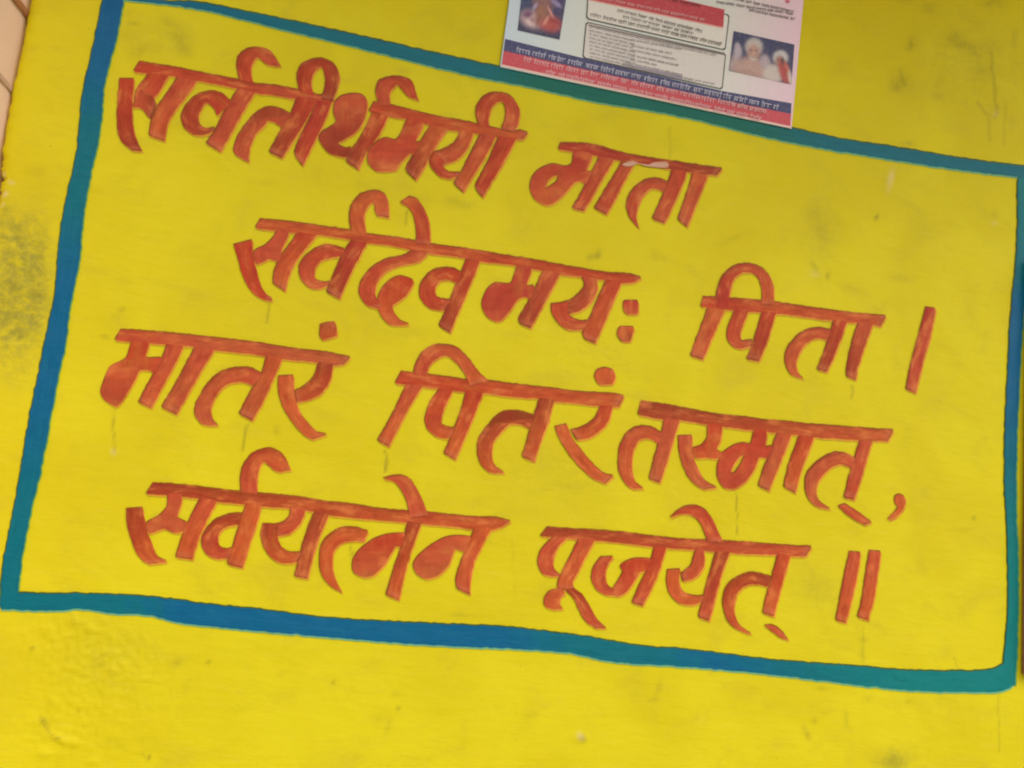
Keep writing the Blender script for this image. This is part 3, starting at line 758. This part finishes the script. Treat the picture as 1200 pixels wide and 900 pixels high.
w.r(v('S', 283,250, 265,300, 250,360, 190,410), v('S', 328,270, 330,350, 310,400, 270,440, 200,458))
w.r(v('S', 110,390, 105,470, 130,540, 180,585, 250,595, 320,575), v('S', 188,385, 182,450, 195,500, 230,530, 280,540, 345,535))
w.r(v('S', 393,280, 360,400, 330,510, 290,665), v('S', 478,286, 430,420, 395,550, 358,690))
w.r(v('S', 128,80, 190,30, 250,10, 320,25, 370,80, 410,160, 442,230), v('S', 132,84, 190,62, 250,70, 300,115, 330,180, 346,230))
w.r(v('S', 725,428, 660,410, 590,403, 520,430, 460,480, 435,560, 440,630, 480,710, 540,745, 598,766), v('S', 700,490, 640,475, 580,480, 530,520, 505,590, 510,660, 540,715, 605,764))
w.r(v('S', 757,294, 725,420, 690,540, 668,640), v('S', 834,305, 800,420, 770,530, 735,662))
w.r(v('S', 685,714, 735,712, 790,755, 820,795), v('S', 683,719, 730,755, 780,790, 818,799))
w.done()
for a, b in ((v('T', 535,262, 500,420, 470,580, 445,710), v('T', 615,268, 590,420, 555,580, 515,730)),
             (v('T', 668,255, 640,420, 620,560, 590,690), v('T', 748,262, 725,420, 700,580, 660,715))):
    w = Word(); w.r(a, b); w.done('punctuation_mark')

# ------------------------------------------------------------------ pasted poster
POST_Y = 0.0085
pc = wp(757, 114)
poster = bpy.data.objects.new('poster', None); scene.collection.objects.link(poster)
poster.location = (pc[0], -POST_Y, pc[2])
tag(poster, 'printed paper poster with blue and red bands pasted over the teal frame', 'poster', kind='thing')
bpy.context.view_layer.update()
PBL, PBR, PTL, PTR = (586, 78.5), (927.5, 151), (628, -220), (957, -163)


def flat(pts_list, name, cols, y, parent, thick=0.0, k=1, round_=0.0):
    """printed shapes lying on the sheet, one mesh"""
    V = []; Fc = []; C = []
    for pts, c in zip(pts_list, cols):
        px = closed_smooth(pts, k, round_) if k > 1 else np.array(pts, float)
        o = len(V); V += [tuple(wp(a, b, -y)) for a, b in px]
        y += 0.00002
        for t in tessellate_polygon([[Vector((*p, 0)) for p in px]]):
            f = [o + i for i in t]
            p = [Vector(V[i]) for i in f]
            if (p[1] - p[0]).cross(p[2] - p[0]).y > 0: f = f[::-1]
            Fc.append(f)
        C += [c(p) if callable(c) else c for p in px]
    me = bpy.data.meshes.new(name); me.from_pydata(V, [], Fc)
    ca = me.attributes.new('col', 'FLOAT_COLOR', 'POINT')
    ca.data.foreach_set('color', np.array([(*c, 1) for c in C], dtype=np.float32).reshape(-1))
    o = link(name, me, M_print)
    o.parent = parent; o.matrix_parent_inverse = parent.matrix_world.inverted()
    return o


# sheet: grid with slight cockle and a turned edge, 1.5 mm clear of the wall, given its own thickness
def quad_uv(u, vv_):
    b = np.array(PBL) * (1 - u) + np.array(PBR) * u
    t = np.array(PTL) * (1 - u) + np.array(PTR) * u
    return b * (1 - vv_) + t * vv_


NU, NV = 36, 30
V = []; C = []
for j in range(NV + 1):
    for i in range(NU + 1):
        u, q = i / NU, j / NV
        p = quad_uv(u, q)
        lift = POST_Y - 0.0011 + 0.0007 * math.sin(u * 9 + q * 5) * math.sin(q * 7 + 1)
        V.append(tuple(wp(p[0], p[1], -lift)))
        a, b_, c_ = srgb(206, 226, 252), srgb(224, 231, 234), srgb(242, 210, 240)
        C.append(lerp(a, b_, min(1, u / .3)) if u < .72 else lerp(b_, c_, (u - .72) / .28))
Fq = [[j * (NU + 1) + i, j * (NU + 1) + i + 1, (j + 1) * (NU + 1) + i + 1, (j + 1) * (NU + 1) + i] for j in range(NV) for i in range(NU)]
me = bpy.data.meshes.new('paper_sheet'); me.from_pydata(V, [], Fq)
ca = me.attributes.new('col', 'FLOAT_COLOR', 'POINT'); ca.data.foreach_set('color', np.array([(*c, 1) for c in C], dtype=np.float32).reshape(-1))
sheet = link('paper_sheet', me, M_print)
sheet.parent = poster; sheet.matrix_parent_inverse = poster.matrix_world.inverted()
sm = sheet.modifiers.new('thickness', 'SOLIDIFY'); sm.thickness = 0.0005; sm.offset = -1

NAVY, CRIM = srgb(50, 58, 118), srgb(206, 66, 88)
y0 = POST_Y + 0.0003
flat([v('Z', 586.3, 77.5, 588, 75.3, 926.3, 147.8, 927.2, 150.6)], 'bottom_margin', [srgb(238, 208, 206)], y0, poster)
bb = flat([v('Z', 592, 45.5, 680, 67.3, 845, 106.3, 927.5, 121, 927, 133.5, 840, 116, 680, 80, 590.3, 59.5)], 'blue_band', [NAVY], y0, poster)
rb_ = flat([v('Z', 590.3, 59.5, 680, 80, 840, 116, 927, 133.5, 926.3, 148, 588, 75.5)], 'red_band', [CRIM], y0 + .0001, poster)


def text_line(name, p0, p1, h, col, parent, y, gaps=.16, bold=.34):
    """one line of small headlined print, too small in the photo to read"""
    p0 = np.array(p0, float); p1 = np.array(p1, float); d = p1 - p0; L = np.linalg.norm(d); d /= L
    nrm = np.array([-d[1], d[0]]); polys = []
    def q(x0, x1, a, b, sl=0.0):
        polys.append([tuple(p0 + d * (x0 + sl) + nrm * a), tuple(p0 + d * (x1 + sl) + nrm * a), tuple(p0 + d * x1 + nrm * b), tuple(p0 + d * x0 + nrm * b)])
    x = 0.0
    while x < L - h * .5:
        wl = min(h * random.uniform(1.6, 4.2), L - x)
        q(x, x + wl, 0, h * .20)
        xx = x + h * .12
        while xx < x + wl - h * .2:
            t = random.random(); sw = h * bold * random.uniform(.4, .75)
            q(xx, min(xx + sw, x + wl), h * .2, h * random.uniform(.8, 1.0))
            if t < .5: q(max(x, xx - h * .18), xx, h * .45, h * .68)
            if t > .8: q(xx, xx + h * .2, -h * .35, -.01)
            xx += h * random.uniform(.42, .7)
        x += wl + h * random.uniform(.2, .2 + gaps * 3)
    return flat(polys, name, [col] * len(polys), y, parent)


PINKW = srgb(224, 168, 182); LAV = srgb(178, 178, 214)
text_line('white_text_line', (605.5, 56), (913, 124), 5.6, LAV, bb, y0 + .0005)
text_line('white_text_line', (614, 67.3), (904, 130), 5.2, PINKW, rb_, y0 + .0006)
text_line('white_text_line', (640, 82.2), (893, 137.5), 4.8, PINKW, rb_, y0 + .0006)

def photo_print(name, quad, bgf, blobs, y, parent, n=44):
    """a small printed photograph: soft patches of ink on a fine grid"""
    q = np.array(quad, float); V = []; C = []
    r = np.random.default_rng(5)
    for j in range(n + 1):
        for i in range(n + 1):
            u, q2 = i / n, j / n
            p = (q[0] * (1 - u) + q[1] * u) * (1 - q2) + (q[3] * (1 - u) + q[2] * u) * q2
            c = np.array(bgf(u, q2))
            for (cx, cy, rx, ry, ang, col, hard) in blobs:
                dx, dy = p[0] - cx, p[1] - cy
                ca, sa = math.cos(R(ang)), math.sin(R(ang))
                d = ((dx * ca + dy * sa) / rx) ** 2 + ((-dx * sa + dy * ca) / ry) ** 2
                w_ = 1 / (1 + math.exp(min(40, (d - 1) * hard)))
                c = c * (1 - w_) + np.array(srgb(*col)) * w_
            c = c * (1 + r.normal(0, .07))
            V.append(tuple(wp(p[0], p[1], -y))); C.append(tuple(np.clip(c, 0, 1)))
    Fq = [[j * (n + 1) + i, (j + 1) * (n + 1) + i, (j + 1) * (n + 1) + i + 1, j * (n + 1) + i + 1] for j in range(n) for i in range(n)]
    me = bpy.data.meshes.new(name); me.from_pydata(V, [], Fq)
    ca_ = me.attributes.new('col', 'FLOAT_COLOR', 'POINT')
    ca_.data.foreach_set('color', np.array([(*c, 1) for c in C], dtype=np.float32).reshape(-1))
    o = link(name, me, M_print); o.parent = parent; o.matrix_parent_inverse = parent.matrix_world.inverted()
    return o


def B(k, cx, cy, rx, ry, ang, col, hard=4):
    x0, y0_, s_ = VIEWS[k]
    return (x0 + cx / s_, y0_ + cy / s_, rx / s_, ry / s_, ang, col, hard)


photo_print('seated_figure_picture', v('Z', 616, -46, 669, -35, 655.7, 46.5, 606.5, 35.5),
            lambda u, q: lerp(lerp(srgb(40, 70, 124), srgb(70, 62, 116), u), srgb(44, 48, 96), max(0, q * 2 - 1)),
            [B('U', 590, -190, 90, 110, 0, (60, 46, 60), 3), B('U', 590, -170, 45, 60, 0, (184, 140, 124), 3), B('U', 565, 20, 110, 110, 10, (150, 104, 104), 2.5),
             B('U', 430, 225, 130, 95, 25, (206, 176, 190), 3), B('U', 385, 165, 55, 40, -20, (120, 70, 118), 3), B('U', 640, 275, 140, 90, 15, (192, 78, 76), 3),
             B('U', 545, 150, 70, 80, 10, (166, 112, 92), 2.5), B('U', 720, 40, 70, 26, 38, (152, 142, 196), 3), B('U', 470, 75, 45, 18, -55, (176, 164, 206), 3),
             B('U', 650, 140, 75, 16, 62, (214, 150, 148), 3), B('U', 510, 235, 30, 60, 15, (146, 92, 84), 2), B('U', 440, 240, 22, 40, 20, (168, 120, 140), 2),
             B('U', 410, 270, 50, 22, 35, (226, 206, 216), 2.5), B('U', 690, 250, 50, 14, 20, (160, 54, 62), 2.5), B('U', 600, 240, 16, 60, 30, (222, 160, 150), 2)],
            y0 + .0002, poster)

# text boxes
INK = srgb(64, 64, 66); CREAM = srgb(232, 230, 234)


def chamfer(p, r=2.2):
    out = []
    for i in range(len(p)):
        for q in (p[i - 1], p[(i + 1) % len(p)]):
            d = q - p[i]; L = np.linalg.norm(d); out.append(p[i] + d / L * min(r, L * .4))
    return np.array(out)


def inset(p, w_):
    # move every side of the outline inwards by w_
    out = []; n = len(p); c = p.mean(0)
    for i in range(n):
        ls = []
        for a, b in ((p[i - 1], p[i]), (p[i], p[(i + 1) % n])):
            d = (b - a) / np.linalg.norm(b - a); nr = np.array([-d[1], d[0]])
            if nr @ (c - a) < 0: nr = -nr
            ls.append((nr, nr @ a + w_))
        out.append(np.linalg.solve(np.array([ls[0][0], ls[1][0]]), np.array([ls[0][1], ls[1][1]])))
    return np.array(out)


def frame_box(pts, name, fill, parent, y, w_=1.3):
    px = np.array(pts, float)
    inner = inset(px, w_)
    o = flat([chamfer(px)], name, [INK], y, parent)
    flat([chamfer(inner)], 'box_panel', [fill], y + .0002, o)
    return o


b1 = frame_box(v('V', 62,-130, 1168,115, 1135,396, 46,148), 'text_box', CREAM, poster, y0 + .0001)
b2 = frame_box(v('V', 44,168, 1140,416, 1112,702, 16,452), 'text_box', srgb(224, 221, 228), poster, y0 + .0001)
hd = flat([v('X', 392,-3, 392,-78, 868,34, 866,44, 863,93, 855,96), v('X', 392,2, 392,-3, 862,95, 862,100)], 'red_heading', [srgb(196, 56, 76), srgb(232, 164, 168)], y0 + .0006, b1)
text_line('heading_text_line', (708, -3), (826, 22), 3.6, srgb(226, 160, 170), hd, y0 + .0010)
text_line('heading_text_line', (756, -8), (822, 6), 3.2, srgb(120, 40, 56), hd, y0 + .0010)
dk = srgb(122, 118, 120)
for a, b, h_ in (((724, 10.5), (823, 35.2), 3.6), ((730, 18), (813, 38), 3.6), ((692, 15.5), (847, 50.5), 4.0)):
    text_line('text_line', a, b, h_, dk, b1, y0 + .0008)
GY = srgb(172, 164, 172)
for i in range(9):
    x0_ = 690 + .15 * i; yy = 30 + i * 4.4
    text_line('text_line', (x0_, yy), (x0_ + (54 if i else 150), yy + (12.4 if i else 33)), 2.4, GY, b2, y0 + .0008, bold=.45)
for a, b in (((739, 45.5), (800, 57)), ((740, 52.5), (788, 62)), ((740, 57.5), (793, 69)), ((739, 64), (797, 76)), ((738, 68.5), (770, 75.5)), ((733, 72.5), (800, 87)),
             ((736, 76.5), (810, 92)), ((808, 92), (838, 97.5))):
    text_line('text_line', a, b, 2.4, srgb(160, 154, 162), b2, y0 + .0008, bold=.4)
flat([v('V', 335,490, 800,592, 800,625, 330,510)], 'tinted_strip', [srgb(172, 164, 196)], y0 + .0007, b2)
flat([v('V', 66,190, 1130,420, 1128,432, 64,203)], 'grey_rule', [srgb(120, 112, 112)], y0 + .0007, b2)
for a, b in (((846, -6), (931, 12.5)), ((840, 1), (932, 15.5)), ((878, 10.5), (932, 21.5))):
    text_line('text_line', a, b, 2.9, srgb(128, 118, 130), poster, y0 + .0003, bold=.4)
flat([v('W', 448,4, 470,-4, 484,8, 466,24)], 'printed_flower', [srgb(214, 110, 140)], y0 + .0003, poster, k=4, round_=.8)


photo_print('portrait_picture', v('W', 112, 204, 512, 294, 492, 556, 79, 466),
            lambda u, q: lerp(srgb(46, 56, 108), srgb(66, 62, 110), u * q),
            [B('W', 112, 420, 30, 60, 15, (184, 164, 176), 3), B('W', 138, 345, 26, 44, 5, (190, 180, 202), 3), B('W', 135, 305, 16, 24, 5, (186, 176, 200), 3),
             B('W', 225, 455, 112, 78, 8, (196, 162, 162), 5), B('W', 215, 500, 95, 34, 10, (184, 148, 150), 4), B('W', 318, 405, 32, 44, -10, (190, 176, 196), 3),
             B('W', 245, 308, 56, 56, 0, (202, 196, 204), 5), B('W', 243, 346, 40, 54, 0, (190, 150, 142), 4),
             B('W', 224, 330, 9, 5, 0, (120, 88, 96), 2), B('W', 262, 333, 9, 5, 0, (120, 88, 96), 2), B('W', 243, 352, 7, 14, 0, (206, 164, 152), 2), B('W', 240, 385, 22, 16, 5, (206, 196, 200), 2.5),
             B('W', 242, 379, 13, 4, 5, (146, 96, 100), 2), B('W', 370, 490, 66, 66, 20, (212, 202, 206), 5), B('W', 420, 380, 48, 46, 0, (212, 210, 222), 5), B('W', 414, 402, 28, 36, 0, (160, 122, 120), 3.5),
             B('W', 402, 393, 8, 4, 0, (84, 60, 70), 2), B('W', 428, 396, 8, 4, 0, (84, 60, 70), 2), B('W', 446, 475, 34, 84, -16, (186, 70, 70), 4), B('W', 436, 405, 12, 24, -10, (66, 46, 58), 2),
             B('W', 482, 510, 12, 50, -8, (222, 208, 210), 3), B('W', 460, 440, 10, 30, -25, (206, 110, 100), 2)],
            y0 + .0002, poster)

# ------------------------------------------------------------------ pink neighbour beyond the left arris
def box_bm(x0, x1, y0_, y1, z0, z1):
    Vv = [(x0, y0_, z0), (x1, y0_, z0), (x1, y1, z0), (x0, y1, z0), (x0, y0_, z1), (x1, y0_, z1), (x1, y1, z1), (x0, y1, z1)]
    return Vv, [(0, 3, 2, 1), (4, 5, 6, 7), (0, 1, 5, 4), (1, 2, 6, 5), (2, 3, 7, 6), (3, 0, 4, 7)]


def box(name, dims, mat, parent=None, bev=0.006):
    me = bpy.data.meshes.new(name); Vv, Ff = box_bm(*dims); me.from_pydata(Vv, [], Ff)
    o = link(name, me, mat, parent)
    if bev:
        m = o.modifiers.new('bevel', 'BEVEL'); m.width = bev; m.segments = 2
    return o


M_pink = mat_plain('pink_plaster', (0.95, 0.70, 0.64), 0.85, 14, 0.35, 0.006, (0.88, 0.62, 0.57))
M_brown = mat_plain('brown_painted_wood', (0.46, 0.19, 0.12), 0.6, 40, 0.3, 0.002)
TH = R(76)
pil = bpy.data.objects.new('plastered_pillar', None); scene.collection.objects.link(pil)
pil.location = (X_L - 0.006, 0.035, 0); pil.rotation_euler = (0, 0, TH)
tag(pil, 'pale pink plastered pillar with a brown cornice beyond the yellow wall', 'pillar', kind='thing')
bpy.context.view_layer.update()


def on_pillar(px, py, off=0.0):
    """height on the pillar's front face (its local y = off) for a photo position"""
    Mi = np.array(pil.matrix_world.inverted())
    o_ = Mi @ np.array([*CAM, 1]); d = Mi[:3, :3] @ ray(px, py)
    t = (off - o_[1]) / d[1]
    return o_[:3] + d * t


lz = on_pillar(9, 98, -.007)[2]; tz = on_pillar(26, 6, -.010)[2]
box('shaft', (-0.45, 0.32, 0.0, 0.5, 0.0, tz + 1.1), M_pink, pil, 0.01)
box('ledge', (-0.48, 0.35, -0.007, 0.0, lz - 0.008, lz + 0.008), mat_plain('weathered_ledge', (0.66, 0.45, 0.40), 0.85, 30, 0.5, 0.003), pil, 0.004)
box('cornice', (-0.50, 0.37, -0.010, 0.0, tz - 0.010, tz + 0.010), M_brown, pil, 0.006)

# ------------------------------------------------------------------ brown window at the right edge
wx = wp(1198, 600)[0]; wz = wp(1200, 790)[2]
win = bpy.data.objects.new('wooden_window', None); scene.collection.objects.link(win)
win.location = (wx, 0, wz)
tag(win, 'brown wooden shuttered window set against the yellow wall just right of the teal frame', 'window', kind='thing')
WW, WH = 0.95, 1.30
for d in ((0, .07, -.035, -.002, 0, WH), (WW - .07, WW, -.035, -.002, 0, WH), (.07, WW - .07, -.034, -.002, 0, .07), (.07, WW - .07, -.034, -.002, WH - .07, WH)):
    box('frame', d, M_brown, win, .004)
for k in (0, 1):
    x0_ = .073 + k * (WW - .14) / 2
    sh = box('shutter', (x0_, x0_ + (WW - .14) / 2 - .006, -.024, -.003, .073, WH - .073), M_brown, win, .003)
    for z0_ in (.14, .72):
        box('shutter_panel', (x0_ + .06, x0_ + (WW - .14) / 2 - .066, -.031, -.0242, z0_, z0_ + .44), M_brown, sh, .003)

# ------------------------------------------------------------------ unseen added eave that shades the head of the wall
blocker = box('shade_slab', (X_L - .03, X_R + .2, -2.1, 1.2, Z_T + .002, Z_T + .16), mat_plain('bounce_orange', (0.74, 0.22, 0.03), 0.9, 8, 0.4, 0.004), None, .01)  # slab added for its shade, orange for warm bounce onto the wall
tag(blocker, 'unseen orange slab added over the yellow wall to shade its head', 'light blocker', kind='thing')
